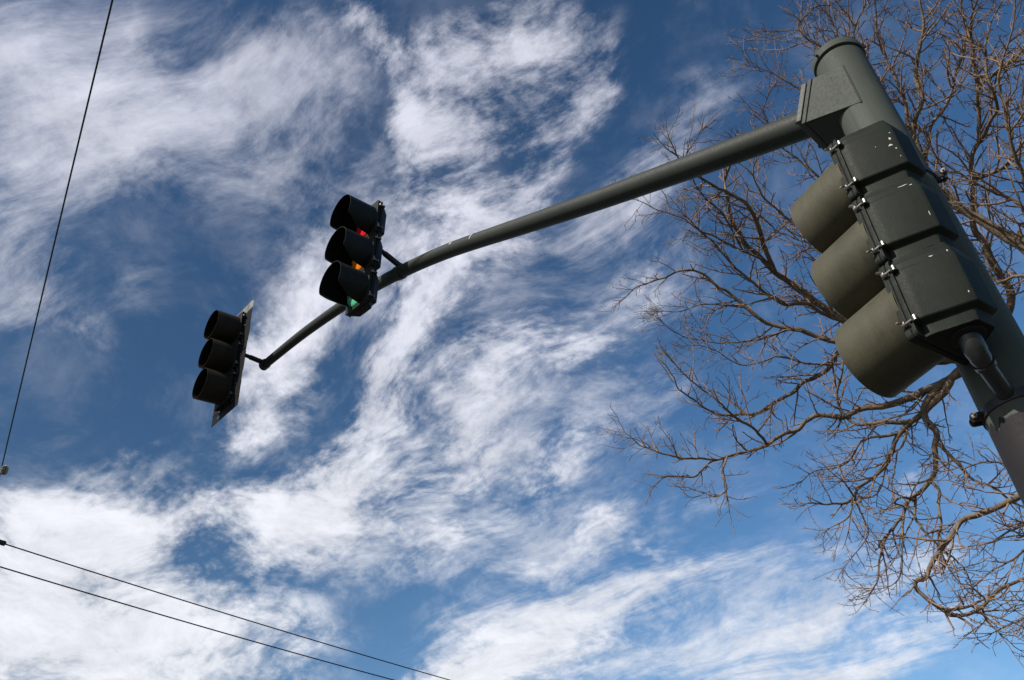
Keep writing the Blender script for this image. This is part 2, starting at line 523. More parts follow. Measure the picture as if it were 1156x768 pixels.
# ------------------------------------------------------------------ mesh helpers
class MB:
    def __init__(self):
        self.v, self.f = [], []

    def ring_faces(self, a, b, n, close=True):
        for i in range(n if close else n - 1):
            j = (i + 1) % n
            self.f.append((a + i, a + j, b + j, b + i))

    def loft(self, rings, cap0=True, cap1=True):
        n = len(rings[0])
        st = len(self.v)
        for r in rings:
            self.v.extend([tuple(q) for q in r])
        for k in range(len(rings) - 1):
            self.ring_faces(st + k * n, st + (k + 1) * n, n)
        if cap0:
            self.f.append(tuple(st + i for i in reversed(range(n))))
        if cap1:
            e = st + (len(rings) - 1) * n
            self.f.append(tuple(e + i for i in range(n)))
        return self

    def box(self, c, s, M=None):
        st = len(self.v)
        for dx in (-.5, .5):
            for dy in (-.5, .5):
                for dz in (-.5, .5):
                    q = Vector((dx * s[0], dy * s[1], dz * s[2]))
                    if M is not None:
                        q = M @ q
                    self.v.append(tuple(Vector(c) + q))
        for a in ((0, 1, 3, 2), (4, 6, 7, 5), (0, 4, 5, 1), (2, 3, 7, 6), (0, 2, 6, 4), (1, 5, 7, 3)):
            self.f.append(tuple(st + i for i in a))
        return self

    def tube(self, pts, rad, n=12, caps=True, aspect=None):
        pts = [Vector(q) for q in pts]
        if not hasattr(rad, '__len__'):
            rad = [rad] * len(pts)
        T = []
        for i in range(len(pts)):
            a = pts[max(i - 1, 0)]
            b = pts[min(i + 1, len(pts) - 1)]
            d = b - a
            T.append(d.normalized() if d.length > 1e-9 else Vector((0, 0, 1)))
        up = Vector((0, 0, 1)) if abs(T[0].z) < .9 else Vector((1, 0, 0))
        x = T[0].cross(up).normalized()
        rings = []
        for i, q in enumerate(pts):
            x = (x - T[i] * x.dot(T[i]))
            x = x.normalized() if x.length > 1e-6 else T[i].orthogonal().normalized()
            y = T[i].cross(x)
            rings.append([q + (x * cos(2 * pi * k / n) + y * sin(2 * pi * k / n)) * rad[i] for k in range(n)])
        self.loft(rings, caps, caps)
        return self

    def prism(self, outline, y0, y1):
        """closed outline in x,z pushed from y0 to y1"""
        self.loft([[(x, y0, z) for x, z in outline], [(x, y1, z) for x, z in outline]])
        return self

    def build(self, name, mat, parent=None, angle=35, bevel=0.0, seg=2):
        me = bpy.data.meshes.new(name)
        me.from_pydata(self.v, [], self.f)
        me.validate()
        import bmesh
        bm = bmesh.new()
        bm.from_mesh(me)
        bmesh.ops.recalc_face_normals(bm, faces=bm.faces)
        bm.to_mesh(me)
        bm.free()
        me.shade_smooth()
        me.set_sharp_from_angle(angle=radians(angle))
        mats = mat if isinstance(mat, (list, tuple)) else [mat]
        for q in mats:
            me.materials.append(q)
        o = bpy.data.objects.new(name, me)
        COL.objects.link(o)
        if parent:
            o.parent = parent
        if bevel:
            b = o.modifiers.new('edge', 'BEVEL')
            b.width = bevel
            b.segments = seg
            b.limit_method = 'ANGLE'
            b.angle_limit = radians(30)
        return o


def empty(name, M, label, cat, group=None):
    o = bpy.data.objects.new(name, None)
    o.empty_display_size = .2
    COL.objects.link(o)
    o.matrix_world = M
    o['label'] = label
    o['category'] = cat
    if group:
        o['group'] = group
    return o


def rrect(hx, z0, z1, r, n=5):
    pts = []
    for cx, cz, a0 in ((hx - r, z1 - r, 0), (-hx + r, z1 - r, 90), (-hx + r, z0 + r, 180), (hx - r, z0 + r, 270)):
        for k in range(n + 1):
            a = radians(a0 + 90 * k / n)
            pts.append((cx + r * cos(a), cz + r * sin(a)))
    return pts


def bezier(p0, p1, p2, n=10):
    p0, p1, p2 = Vector(p0), Vector(p1), Vector(p2)
    return [p0 * (1 - t) ** 2 + p1 * 2 * t * (1 - t) + p2 * t * t for t in [i / n for i in range(n + 1)]]


def catmull(P, step):
    P = [np.array(q, float) for q in P]
    P = [2 * P[0] - P[1]] + P + [2 * P[-1] - P[-2]]
    out = []
    for i in range(1, len(P) - 2):
        L = np.linalg.norm(P[i + 1][:3] - P[i][:3])
        n = max(2, int(L / step))
        for k in range(n):
            t = k / n
            a, b, c, d = P[i - 1], P[i], P[i + 1], P[i + 2]
            out.append(.5 * (2 * b + (c - a) * t + (2 * a - 5 * b + 4 * c - d) * t * t + (3 * b - a - 3 * c + d) * t ** 3))
    out.append(P[-2])
    return out


# ------------------------------------------------------------------ the street under the camera
def sheet(name, x0, x1, y0, y1, z, mat, nx=1):
    mb = MB()
    mb.v = [(x0, y0, z), (x1, y0, z), (x1, y1, z), (x0, y1, z)]
    mb.f = [(0, 1, 2, 3)]
    o = mb.build(name, mat)
    o['kind'] = 'structure'
    return o


sheet('ground', -1500, 1500, -1500, 1500, -0.14, MAT['ground'])
sheet('road', -200, 200, 3.6, 16.5, -0.136, MAT['asphalt'])
pv = MB().box((20, 1.35, -0.07), (120, 4.2, 0.132)).build('pavement', MAT['concrete'], bevel=.01)
pv['kind'] = 'structure'
kb = MB().box((20, 3.53, -0.066), (120, .14, 0.136)).build('kerb', MAT['concrete'], bevel=.015)
kb['kind'] = 'structure'

# ------------------------------------------------------------------ pole with mast arm
POLE_XY = Vector((1.715, 2.405))
LEAN = Vector((-0.0135, -0.002))           # the post leans a little


def pole_c(z):
    d = (z - 4.2)
    return Vector((POLE_XY.x + LEAN.x * d, POLE_XY.y + LEAN.y * d, z))


ARM_AZ = atan2(-4.27, 4.34)
AD = Vector((sin(ARM_AZ), cos(ARM_AZ), 0))      # along the arm
LD = Vector((-cos(ARM_AZ), sin(ARM_AZ), 0))     # across it, towards the pavement
POLE3 = Vector((POLE_XY.x, POLE_XY.y, 0))


def arm_pt(s, z, w=0.0):
    return POLE3 + AD * s + LD * w + Vector((0, 0, z))


pole = empty('traffic_signal_pole', Matrix.Translation((pole_c(0).x, pole_c(0).y, 0)),
             'tall grey green steel pole with a long upswept mast arm carrying traffic signals', 'pole')
P_INV = pole.matrix_world.inverted()


def pl(q):
    return P_INV @ Vector(q)


def prad(z):
    return 0.1185 + (5.3 - z) * 0.0006


zs = [0.03 + i * (5.228 - 0.03) / 20 for i in range(21)]
MB().tube([pl(pole_c(z)) for z in zs], [prad(z) for z in zs], 64).build('pole_shaft', MAT['shaft'], pole)
# cap: narrow dark gap, then a rim and a shallow dome
cz = 5.228
prof = [(0.100, cz - .004), (0.100, cz + .016), (.1245, cz + .016), (.1262, cz + .018), (.1262, cz + .056), (.123, cz + .065), (.10, cz + .080), (.06, cz + .090), (.015, cz + .093)]
axis = (pole_c(5.4) - pole_c(5.2)).normalized()
MB().loft([[pl(pole_c(z)) + Vector((r * cos(2 * pi * k / 64), r * sin(2 * pi * k / 64), 0)) for k in range(64)] for r, z in prof]).build('pole_cap', MAT['shaft'], pole)
for k in range(3):
    a = radians(200 + 120 * k)
    c = pole_c(cz + .03) + Vector((cos(a), sin(a), 0)) * .127
    MB().tube([pl(c), pl(c + Vector((cos(a), sin(a), 0)) * .014)], .007, 6).build('cap_screw', MAT['strap'], pole)
# base plate
c0 = pole_c(0.0)
MB().loft([[pl((c0.x + sx * .2, c0.y + sy * .2, z)) for sx, sy in ((-1, -1), (1, -1), (1, 1), (-1, 1))] for z in (-.003, .035)]).build('base_plate', MAT['pole_dark'], pole, bevel=.004)
for sx in (-1, 1):
    for sy in (-1, 1):
        q = Vector((c0.x + sx * .15, c0.y + sy * .15, .035))
        MB().tube([pl(q), pl(q + Vector((0, 0, .05)))], .018, 6).build('anchor_nut', MAT['steel'], pole)

# gusset box that carries the arm: two side plates, top and bottom plates, then flange pair
side = [(.126, 5.140), (-.02, 5.083), (-.02, 4.787), (.234, 4.895)]
for w0, w1 in ((.1195, .1275), (-.1275, -.1195)):
    MB().loft([[pl(arm_pt(s, z, w)) for s, z in side] for w in (w0, w1)]).build('gusset_side', MAT['pole'], pole, bevel=.003)
bot = [(.234, 4.895), (-.02, 4.787), (-.02, 4.799), (.229, 4.907)]
MB().loft([[pl(arm_pt(s, z - .002, w)) for s, z in bot] for w in (-.119, .119)]).build('gusset_bottom', MAT['pole'], pole)
top = [(.126, 5.140), (-.02, 5.083), (-.02, 5.071), (.131, 5.128)]
MB().loft([[pl(arm_pt(s, z + .002, w)) for s, z in top] for w in (-.119, .119)]).build('gusset_top', MAT['pole'], pole)
# weld beads where side plate meets shaft
for w in (.1255,):
    MB().tube([pl(arm_pt(-.021, 4.787 + (5.083 - 4.787) * t, w + .003 * (i % 2) - .002)) for i, t in enumerate([k / 24 for k in range(25)])], .0045, 6).build('weld_bead', MAT['pole'], pole)
# flanges are square to the rising arm
fd = (arm_pt(.459, 5.111) - arm_pt(.273, 5.030)).normalized()
fu = LD.cross(fd).normalized()
if fu.z < 0:
    fu = -fu
fc = arm_pt(.181, 5.017)


def flange(c, hw_, hh, t):
    ring = lambda q: [pl(q + LD * (sx * hw_) + fu * (sz * hh)) for sx, sz in ((-1, -1), (1, -1), (1, 1), (-1, 1))]
    return MB().loft([ring(c), ring(c + fd * t)])


flange(fc + fd * .002, .130, .136, .022).build('flange_plate', MAT['pole'], pole, bevel=.003)
flange(fc + fd * .0265, .134, .116, .028).build('flange_plate', MAT['pole_dark'], pole, bevel=.003)
for sx in (-1, 1):
    for sz in (-1, 1):
        q = fc + fd * .0545 + LD * (sx * .108) + fu * (sz * .09)
        MB().tube([pl(q), pl(q + fd * .018)], .014, 6).build('flange_bolt', MAT['pole_dark'], pole)

ARM = [(.225, 5.013), (.459, 5.112), (.822, 5.267), (1.182, 5.424), (1.685, 5.645), (2.254, 5.906), (2.883, 6.200),
       (3.264, 6.362), (3.708, 6.520), (4.2, 6.662), (4.699, 6.768), (5.2, 6.845), (5.561, 6.882), (6.10, 6.915)]
arm_path = catmull([tuple(arm_pt(s, z)) + (.074 - .030 * (s / 6.1),) for s, z in ARM], .06)
MB().tube([pl(q[:3]) for q in arm_path], [q[3] for q in arm_path], 40).build('mast_arm', MAT['arm'], pole)
tip = Vector(arm_path[-1][:3])
tdir = (tip - Vector(arm_path[-3][:3])).normalized()
MB().tube([pl(tip - tdir * .01 + tdir * d) for d in (0, .03, .045, .05)], [.047, .047, .040, .02], 24).build('arm_end_cap', MAT['strap'], pole)


def arm_at(s):
    best = min(range(len(arm_path)), key=lambda i: abs((Vector(arm_path[i][:3]) - POLE3).dot(AD) - s))
    q = arm_path[best]
    t = (Vector(arm_path[min(best + 1, len(arm_path) - 1)][:3]) - Vector(arm_path[max(best - 1, 0)][:3])).normalized()
    return Vector(q[:3]), q[3], t


def arm_arc(s, a0, a1, wid, name, mat, n=16):
    """thin patch that follows part of the arm's girth (old paint)"""
    c, r, t = arm_at(s)
    y = t.cross(LD).normalized()
    if y.z < 0:
        y = -y
    rings = []
    for k in range(n + 1):
        a = radians(a0 + (a1 - a0) * k / n)
        wv = wid * (.4 + .6 * sin(pi * (k + .3) / (n + .6))) * (1 + .3 * sin(k * 2.3))
        d = LD * cos(a) + y * sin(a)
        sl = t * (.012 * (k / n) ** 2)
        rings.append([pl(c + d * (r + o) + t * w + sl) for o, w in ((-.002, -wv), (.0016, -wv), (.0016, wv), (-.002, wv))])
    return MB().loft(rings).build(name, mat, pole, angle=60)


arm_arc(2.80, 66, -14, .0065, 'paint_mark', MAT['chip'])
arm_arc(3.02, 22, 4, .012, 'paint_mark', MAT['chip'], 5)
arm_arc(1.11, 48, 34, .005, 'paint_mark', MAT['chip'], 5)


# ------------------------------------------------------------------ signal heads
SEC = .356


def head_matrix(o, yaw, tl, tf):
    return Matrix.Translation(o) @ Matrix.Rotation(-yaw, 4, 'Z') @ Matrix.Rotation(tl, 4, 'Y') @ Matrix.Rotation(tf, 4, 'X')


def visor_len_full(L):
    return lambda th: L


def visor_len_cut(L):
    # open underneath: th = 0 at the crown, pi at the lowest point
    def f(th):
        a = abs(th)
        if a < radians(120):
            return L
        if a < radians(156):
            t = (a - radians(120)) / radians(36)
            return L * (1 - .50 * t)
        if a < radians(161):
            t = (a - radians(156)) / radians(5)
            return L * (.50 - .41 * t)
        return L * .09
    return f


def make_visor(parent, zc, lenf, dip, mats, r=.158, y0=.012, n=72, th=.003, close=True):
    mb = MB()
    stations = 7
    outer, inner = [], []
    for s in range(stations):
        t = s / (stations - 1)
        ro, ri = [], []
        for k in range(n):
            a = -pi + 2 * pi * (k + .5) / n
            y = y0 + (lenf(a) - y0) * t
            flare = 1 + .012 * t
            wob = 1 + .004 * sin(3 * a + zc * 9) * t
            dx, dz = sin(a), cos(a)
            ro.append((r * flare * wob * dx, y, zc + r * flare * wob * dz - tan(dip) * y))
            ri.append(((r - th) * flare * wob * dx, y, zc + (r - th) * flare * wob * dz - tan(dip) * y))
        outer.append(ro)
        inner.append(ri)
    loops = outer + inner[::-1]
    n0 = len(mb.v)
    mb.loft(loops, False, False)
    o = mb.build('visor', [mats[0], mats[1]], parent, angle=50)
    # the inside takes the dull black
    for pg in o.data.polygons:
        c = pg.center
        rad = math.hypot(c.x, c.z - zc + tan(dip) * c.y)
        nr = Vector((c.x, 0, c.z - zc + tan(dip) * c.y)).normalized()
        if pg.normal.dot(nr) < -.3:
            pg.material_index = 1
    return o


def make_lens(parent, zc, mat, r=.150):
    mb = MB()
    rings = []
    for i in range(7):
        a = i / 6
        rr = r * cos(a * pi / 2 * .97)
        rings.append([(rr * sin(2 * pi * k / 40), .031 + .030 * sin(a * pi / 2), zc + rr * cos(2 * pi * k / 40)) for k in range(40)])
    mb.loft(rings, False, True)
    return mb.build('lens', mat, parent, angle=60)


def make_latch(parent, x, z, sgn):
    """eye bolt with a wing nut that holds the door shut"""
    mb = MB()
    mb.tube([(x, -.036, z), (x, .022, z)], .0040, 8)
    mb.tube([(x, .006, z), (x, .010, z), (x, .018, z), (x, .020, z)], [.0115, .012, .010, .005], 12)
    rot = random.uniform(-.7, .7)
    for s in (-1, 1):
        d = Vector((cos(rot), 0, sin(rot))) * s
        e = Vector((0, 1, 0))
        a = Vector((x, .013, z)) + d * .006
        # flat wing, broad at its tip
        w = d.cross(e).normalized()
        ring = lambda c, hh, tt: [c + e * (hh * cos(q)) + w * (tt * sin(q)) for q in [2 * pi * k / 10 for k in range(10)]]
        mb.loft([ring(a, .005, .0035), ring(a + d * .006 + e * .003, .007, .0028), ring(a + d * .013 + e * .007, .009, .0022), ring(a + d * .018 + e * .010, .005, .0014)])
    mb.tube([(x, -.030, z - .010), (x, -.030, z + .010)], .0065, 8)
    return mb.build('wing_nut', MAT['steel'], parent)


def make_head(name, M, label, mats, depth, wback, vlen, dip, hw=.155, nr=.158, group='traffic signal heads on the pole and arm', wide_lens=True):
    root = empty(name, M, label, 'traffic light', group)
    body, vis, vin = mats
    lens = (MAT['green'], MAT['amber'], MAT['red'])
    for k in range(3):
        z0 = k * SEC

        def prof(i):
            sx = (hw - .004 - i) / (hw - .004)
            sy = (depth - i) / depth
            h = [(-(hw - .004), -.004), (-(hw - .004), -.032), (-(hw - .012), -.052 if depth > .15 else -.040),
                 (-(wback + .010), -(depth - .010)), (-(wback), -depth)]
            pts = h + [(-x, y) for x, y in reversed(h)]
            return [(x * sx, y * sy) for x, y in pts]
        lev = [(.002, .030), (.038, .027), (.047, .026), (.0595, .0045), (.062, .0012), (.066, 0), (.284, 0), (.2885, .0045), (.320, .0100), (.3245, .0135), (.354, .0210)]
        hs = MB().loft([[(x, y, z0 + z) for x, y in prof(i)] for z, i in lev]).build('housing_section', body, root, angle=24, bevel=.0035, seg=2)
        # rim that the door closes against, and its gasket
        MB().prism(rrect(hw + .006, z0 + .004, z0 + SEC - .004, .02), -.016, -.0045).build('housing_rim', body, hs, bevel=.0015)
        MB().prism(rrect(hw - .002, z0 + .006, z0 + SEC - .006, .018), -.0042, .0042).build('gasket', MAT['gasket'], hs)
        for zz in (.062, .294):
            MB().box((-(hw + .007), -.026, z0 + zz), (.020, .018, .028)).build('latch_lug', body, hs, bevel=.005)
        door = MB().prism(rrect(hw + .004, z0 + .003, z0 + SEC - .003, .022), .0045, .030).build('door', body, root, bevel=.005)
        make_lens(door, z0 + SEC / 2, lens[k])
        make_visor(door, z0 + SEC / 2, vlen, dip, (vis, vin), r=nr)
        for zz in (.062, .294):
            make_latch(door, -(hw + .012), z0 + zz, 1)
            MB().tube([(hw + .010, .004, z0 + zz - .02), (hw + .010, .004, z0 + zz + .02)], .008, 10).build('hinge', body, door)
    return root


NEAR_M = head_matrix((1.4772, 2.2658, 3.3148), -.545, .0156, .003)
MID_M = head_matrix((-1.2291, 5.0227, 6.0783), -2.3355, -.1138, -.0497)
LEFT_M = head_matrix((-2.8491, 6.6389, 6.3356), -2.3263, -.0392, -.0613)

near = make_head('traffic_light', NEAR_M, 'big dark green three section signal strapped to the pole, turned away, olive visors', (MAT['housing'], MAT['visor'], MAT['visor_in']),
                 .195, .052, visor_len_full(.285), .085, hw=.150, nr=.160)
mid = make_head('traffic_light', MID_M, 'black signal head midway along the arm with red, amber and green lenses showing', (MAT['black'], MAT['black'], MAT['visor_in']),
                .10, .10, visor_len_cut(.291), .058)
left = make_head('traffic_light', LEFT_M, 'signal head at the arm tip with a tall backplate and three brownish tunnel visors', (MAT['black'], MAT['brown'], MAT['visor_in']),
                 .10, .10, visor_len_full(.268), .068)

# --- near head: flakes of bare primer on its street side
def flake(sec_k, u, z, w, h, seed, inset=0.0):
    rg = random.Random(seed)
    A, B_ = Vector((-.138, -.052, 0)), Vector((-.062, -.185, 0))
    e = (B_ - A).normalized()
    nrm = Vector((e.y, -e.x, 0))
    if nrm.x > 0:
        nrm = -nrm
    c = A + (B_ - A) * u + Vector((0, 0, sec_k * SEC + z)) - nrm * inset
    n = 11
    pts = []
    for k in range(n):
        a = 2 * pi * k / n
        rr = rg.uniform(.45, 1.1)
        pts.append((cos(a) * w * rr, sin(a) * h * rr))
    hs = [o for o in near.children if o.name.startswith('housing_section')][sec_k]
    MB().loft([[c + e * x + Vector((0, 0, y)) + nrm * d for x, y in pts] for d in (-.002, .0011)]).build('paint_flake', MAT['chip'], hs)


for i, a in enumerate(((2, .93, .215, .005, .009), (2, .88, .178, .012, .006), (2, .97, .150, .004, .004), (2, .99, .245, .003, .003), (2, .985, .10, .0015, .004),
                       (1, .985, .13, .0015, .012), (0, .985, .10, .002, .005), (2, .55, .20, .0015, .003), (1, .72, .310, .022, .0026, .0062), (1, .90, .300, .007, .003, .0055), (0, .62, .300, .009, .003, .0055), (0, .97, .30, .003, .005, .0055))):
    flake(*a[:5], seed=30 + i, inset=a[5] if len(a) > 5 else 0)

# --- near head: top stub, bottom elbow and two pole straps
NI = NEAR_M.inverted()


def nloc(q):
    return NI @ Vector(q)


MB().loft([[(r * cos(2 * pi * k / 32), -.085 + r * sin(2 * pi * k / 32), z) for k in range(32)] for r, z in ((.05, 1.066), (.05, 1.082), (.042, 1.090), (.02, 1.094))]).build('top_hub', MAT['housing'], near)
MB().loft([[(r * cos(2 * pi * k / 32), -.090 + r * sin(2 * pi * k / 32), z) for k in range(32)] for r, z in ((.058, .012), (.058, -.006), (.040, -.012))]).build('bottom_hub', MAT['gasket'], near)
zb = 3.165
pc = pole_c(zb)
pdir = (nloc(pc) - Vector((0, -.085, nloc(pc).z)))
pn = pdir.normalized()
pend = nloc(pc) - pn * (prad(zb) - .01)
elbow = bezier((0.0, -.09, .0), (0.0, -.09, -.055), Vector((0, -.09, -.07)) + (pend - Vector((0, -.09, -.07))) * .35, 8)
elbow += [elbow[-1] + (pend - elbow[-1]) * t for t in (.5, 1.0)]
rad = [.038] * 2 + [.037] * 3 + [.034] * 2 + [.029] * (len(elbow) - 7)
MB().tube(elbow, rad, 28).build('bottom_elbow', MAT['pipe'], near)
MB().tube([elbow[7], elbow[7] + (pend - elbow[7]) * .10], .035, 24).build('elbow_nut', MAT['pipe'], near)
ztop = 4.30
pt_ = nloc(pole_c(ztop))
t0 = Vector((0.03, -.07, pt_.z))
MB().tube([t0, t0 + (pt_ - t0) * .62], .03, 20).build('upper_bracket', MAT['pipe'], near)


def strap(z, lug_az, h=.026, size=1.0):
    """steel band round the pole with a bolted pair of ears"""
    c = pole_c(z)
    r = prad(z)
    rings = []
    for rr, zz in ((r + .0005, z - h / 2), (r + .006, z - h / 2), (r + .006, z + h / 2), (r + .0005, z + h / 2)):
        rings.append([nloc((c.x + rr * cos(2 * pi * k / 56), c.y + rr * sin(2 * pi * k / 56), zz)) for k in range(56)])
    b = MB().loft(rings + [rings[0]], False, False).build('pole_strap', MAT['strap'], near)
    d = Vector((sin(lug_az), cos(lug_az), 0))
    t = Vector((cos(lug_az), -sin(lug_az), 0))
    base = Vector((c.x, c.y, z))
    up = Vector((0, 0, 1))
    mb = MB()
    for s in (-1, 1):
        # ear: a rounded plate standing off the band
        out = []
        for k in range(9):
            a = radians(-90 + 180 * k / 8)
            out.append((r + (.034 + .016 * cos(a)) * size, h * .62 * sin(a) * size))
        out = [(r - .004, -h * .62 * size)] + out + [(r - .004, h * .62 * size)]
        mb.loft([[nloc(base + d * x + up * zz + t * (s * (.013 + w))) for x, zz in out] for w in (0, .007)])
    mb.build('strap_ear', MAT['strap'], b, bevel=.0015)
    mb = MB()
    q = base + d * (r + .034 * size)
    mb.tube([nloc(q - t * .055), nloc(q + t * .040)], .0055, 8)
    mb.tube([nloc(q - t * .036), nloc(q - t * .024)], .011, 6)
    mb.tube([nloc(q + t * .022), nloc(q + t * .032)], .011, 6)
    mb.build('strap_bolt', MAT['steel'], b)
    return b


strap(3.155, radians(-70), .034, .85)
strap(4.30, radians(116), .030, 1.05)


# --- brackets of the two heads on the arm
def bracket(root, M, zl, s_arm, lift, depth, r=.026):
    I = M.inverted()
    c, rr, t = arm_at(s_arm)
    e = I @ (c + Vector((0, 0, lift)))
    a = Vector((0, -depth + .01, zl))
    mb = MB().tube([a, a + Vector((0, -.03, 0))], .045, 16)
    mb.build('bracket_plate', MAT['strap'], root)
    mb = MB().tube([a, a + (e - a) * .35, a + (e - a) * .36, e], [r * .8, r * .8, r, r], 16)
    mb.build('bracket_tube', MAT['strap'], root)
    # clamp collar on the arm
    ic = I.to_3x3()
    mb = MB().tube([I @ (c - t * .035), I @ (c - t * .033), I @ (c + t * .033), I @ (c + t * .035)], [rr + .001, rr + .007, rr + .007, rr + .001], 28)
    col = mb.build('clamp_collar', MAT['strap'] if s_arm > 5 else MAT['pole'], root)
    mb = MB().tube([I @ (c + Vector((0, 0, rr * .5))), I @ (c + Vector((0, 0, rr + .012))), I @ (c + Vector((0, 0, rr + lift * .6)))], [r * 1.25, r * 1.25, r * .7], 12)
    mb.build('clamp_saddle', MAT['strap'], root)


bracket(mid, MID_M, .70, 3.74, .075, .10)
bracket(left, LEFT_M, .66, 6.07, .02, .10)

# --- backplate of the end head: four sheet panels round the housing
pw, pe, ih = .278, .110, .164
H3 = 3 * SEC


def slotted_panel(x0, x1, z0, z1, y0, y1, name, hole=None, corner=None, mat='plate'):
    if hole is None:
        mb = MB()
        pts = [(x0, z0), (x1, z0), (x1, z1), (x0, z1)]
        if corner:
            pts = corner
        mb.prism(pts, y0, y1)
        return mb.build(name, MAT[mat], left, bevel=.0008)
    n = 32
    cx, cz, a, b = hole
    outl, inn = [], []
    for k in range(n):
        th = 2 * pi * (k + .5) / n
        dx, dz = cos(th), sin(th)
        tx = ((x1 if dx > 0 else x0) - cx) / dx
        tz = ((z1 if dz > 0 else z0) - cz) / dz
        tt = min(tx, tz)
        outl.append((cx + dx * tt, cz + dz * tt))
        inn.append((cx + a * dx, cz + b * dz))
    # pull the sample nearest each corner onto the corner
    for X in (x0, x1):
        for Z in (z0, z1):
            i = min(range(n), key=lambda i: (outl[i][0] - X) ** 2 + (outl[i][1] - Z) ** 2)
            outl[i] = (X, Z)
    mb = MB()
    loops = [[(x, y0, z) for x, z in outl], [(x, y1, z) for x, z in outl], [(x, y1, z) for x, z in inn], [(x, y0, z) for x, z in inn]]
    mb.loft(loops + [loops[0]], False, False)
    return mb.build(name, MAT['plate'], left)


yb0, yb1 = -.0225, -.0195
slotted_panel(ih, pw, -.0, H3, yb0, yb1, 'backplate_panel')
slotted_panel(-pw, -ih, -.0, H3, yb0, yb1, 'backplate_panel')
rc = .05
cor = []
for cx, cz, a0 in ((pw - rc, H3 + pe - rc, 0), (-pw + rc, H3 + pe - rc, 90)):
    for k in range(7):
        a = radians(a0 + 15 * k)
        cor.append((cx + rc * cos(a), cz + rc * sin(a)))
slotted_panel(0, 0, 0, 0, yb0 - .0035, yb1 - .0035, 'backplate_panel', mat='plate_pale', corner=cor + [(-pw, H3 - .004), (pw, H3 - .004)])
slotted_panel(-pw, pw, -pe, .004, yb0 - .0035, yb1 - .0035, 'backplate_panel', hole=(.150, -.052, .030, .012))
for sx in (-1, 1):
    for z in (.18, .53, .89):
        MB().tube([(sx * .172, -.030, z), (sx * .172, -.012, z)], .008, 8).build('backplate_screw', MAT['steel'], left)


# ------------------------------------------------------------------ overhead cables
def ray_at_z(x, y, z):
    d = ray(x, y)
    return CAM + d * ((z - CAM.z) / d.z)


def cable(name, p0, p1, ext0, ext1, r, label, sag=0.0):
    d = (p1 - p0)
    a = p0 - d * ext0
    b = p1 + d * ext1
    L = (b - a).length
    t_mid = .5
    pts = []
    for i in range(121):
        t = i / 120
        q = a.lerp(b, t)
        # a slack span, true through the two sighted points
        t0 = ext0 / (1 + ext0 + ext1)
        t1 = (1 + ext0) / (1 + ext0 + ext1)
        q.z += sag * (t - t0) * (t - t1)
        pts.append(q)
    root = empty(name, Matrix.Translation(pts[60]), label, 'cable')
    I = root.matrix_world.inverted()
    MB().tube([I @ q for q in pts], r, 14).build('strand', MAT['wire'], root)
    return root, I, pts


w1, I1, pts1 = cable('overhead_cable', ray_at_z(127, 0, 8.6), ray_at_z(3, 523, 8.2), .9, 1.2, .0085,
                     'single dark cable running steeply up the sky, with an insulator at its lower end', sag=1.2)
ins = at(5, 531, (ray_at_z(3, 523, 8.2) - CAM).length)
dirw = (pts1[-1] - pts1[0]).normalized()
mb = MB().tube([I1 @ (ins + dirw * d) for d in (-.10, -.085, -.05, -.02, .0, .02, .05, .085, .10)], [.014, .036, .052, .044, .050, .044, .052, .036, .014], 16)
mb.build('insulator', MAT['porcelain'], w1)
side_ = dirw.cross(Vector((0, 0, 1))).normalized()
mb = MB()
for s in (-1, 1):
    mb.tube([I1 @ (ins - dirw * .14), I1 @ (ins - dirw * .07 + side_ * s * .045), I1 @ (ins + dirw * .07 + side_ * s * .045), I1 @ (ins + dirw * .14)], .008, 6)
mb.build('insulator_shackle', MAT['steel'], w1)

w2, I2, pts2 = cable('overhead_cable', ray_at_z(0, 612.5, 7.6), ray_at_z(508, 768, 7.5), .35, .5, .0105,
                     'upper of two parallel dark cables crossing the bright cloud bank', sag=.5)
cl = ray_at_z(1, 612.5, 7.6)
dw = (pts2[-1] - pts2[0]).normalized()
MB().tube([I2 @ (cl - dw * .08), I2 @ (cl - dw * .06), I2 @ (cl + dw * .06), I2 @ (cl + dw * .08)], [.015, .04, .04, .015], 10).build('cable_clamp', MAT['strap'], w2)
w3, I3, pts3 = cable('overhead_cable', ray_at_z(0, 640, 7.1), ray_at_z(445, 768, 7.0), .35, .7, .0105,
                     'lower of two parallel dark cables crossing the bright cloud bank', sag=.5)

# ------------------------------------------------------------------ bare tree
# The crown is one real tree: a trunk on the verge that forks beside the pole, limbs reaching over the pavement.
# Limb courses: points of the photograph with the distance at which they stand, radius in metres.
rng = random.Random(11)
TREE_BASE = at(1262, 700, 8.6)
TREE_BASE = Vector((TREE_BASE.x, TREE_BASE.y, -0.14))
tree = empty('bare_tree', Matrix.Translation(TREE_BASE), 'leafless winter tree with tangled tan twigs standing behind the pole', 'tree')
TI = tree.matrix_world.inverted()


def course(pts, d0, d1, r0, r1, wob=0.0):
    n = len(pts)
    out = []
    L = [0.0]
    for a, b in zip(pts, pts[1:]):
        L.append(L[-1] + math.hypot(b[0] - a[0], b[1] - a[1]))
    for (x, y), l in zip(pts, L):
        t = l / L[-1]
        d = d0 + (d1 - d0) * t + wob * sin(t * 5 + d0 * 3)
        q = at(x, y, d)
        out.append((q.x, q.y, q.z, r0 + (r1 - r0) * t ** .75))
    return out


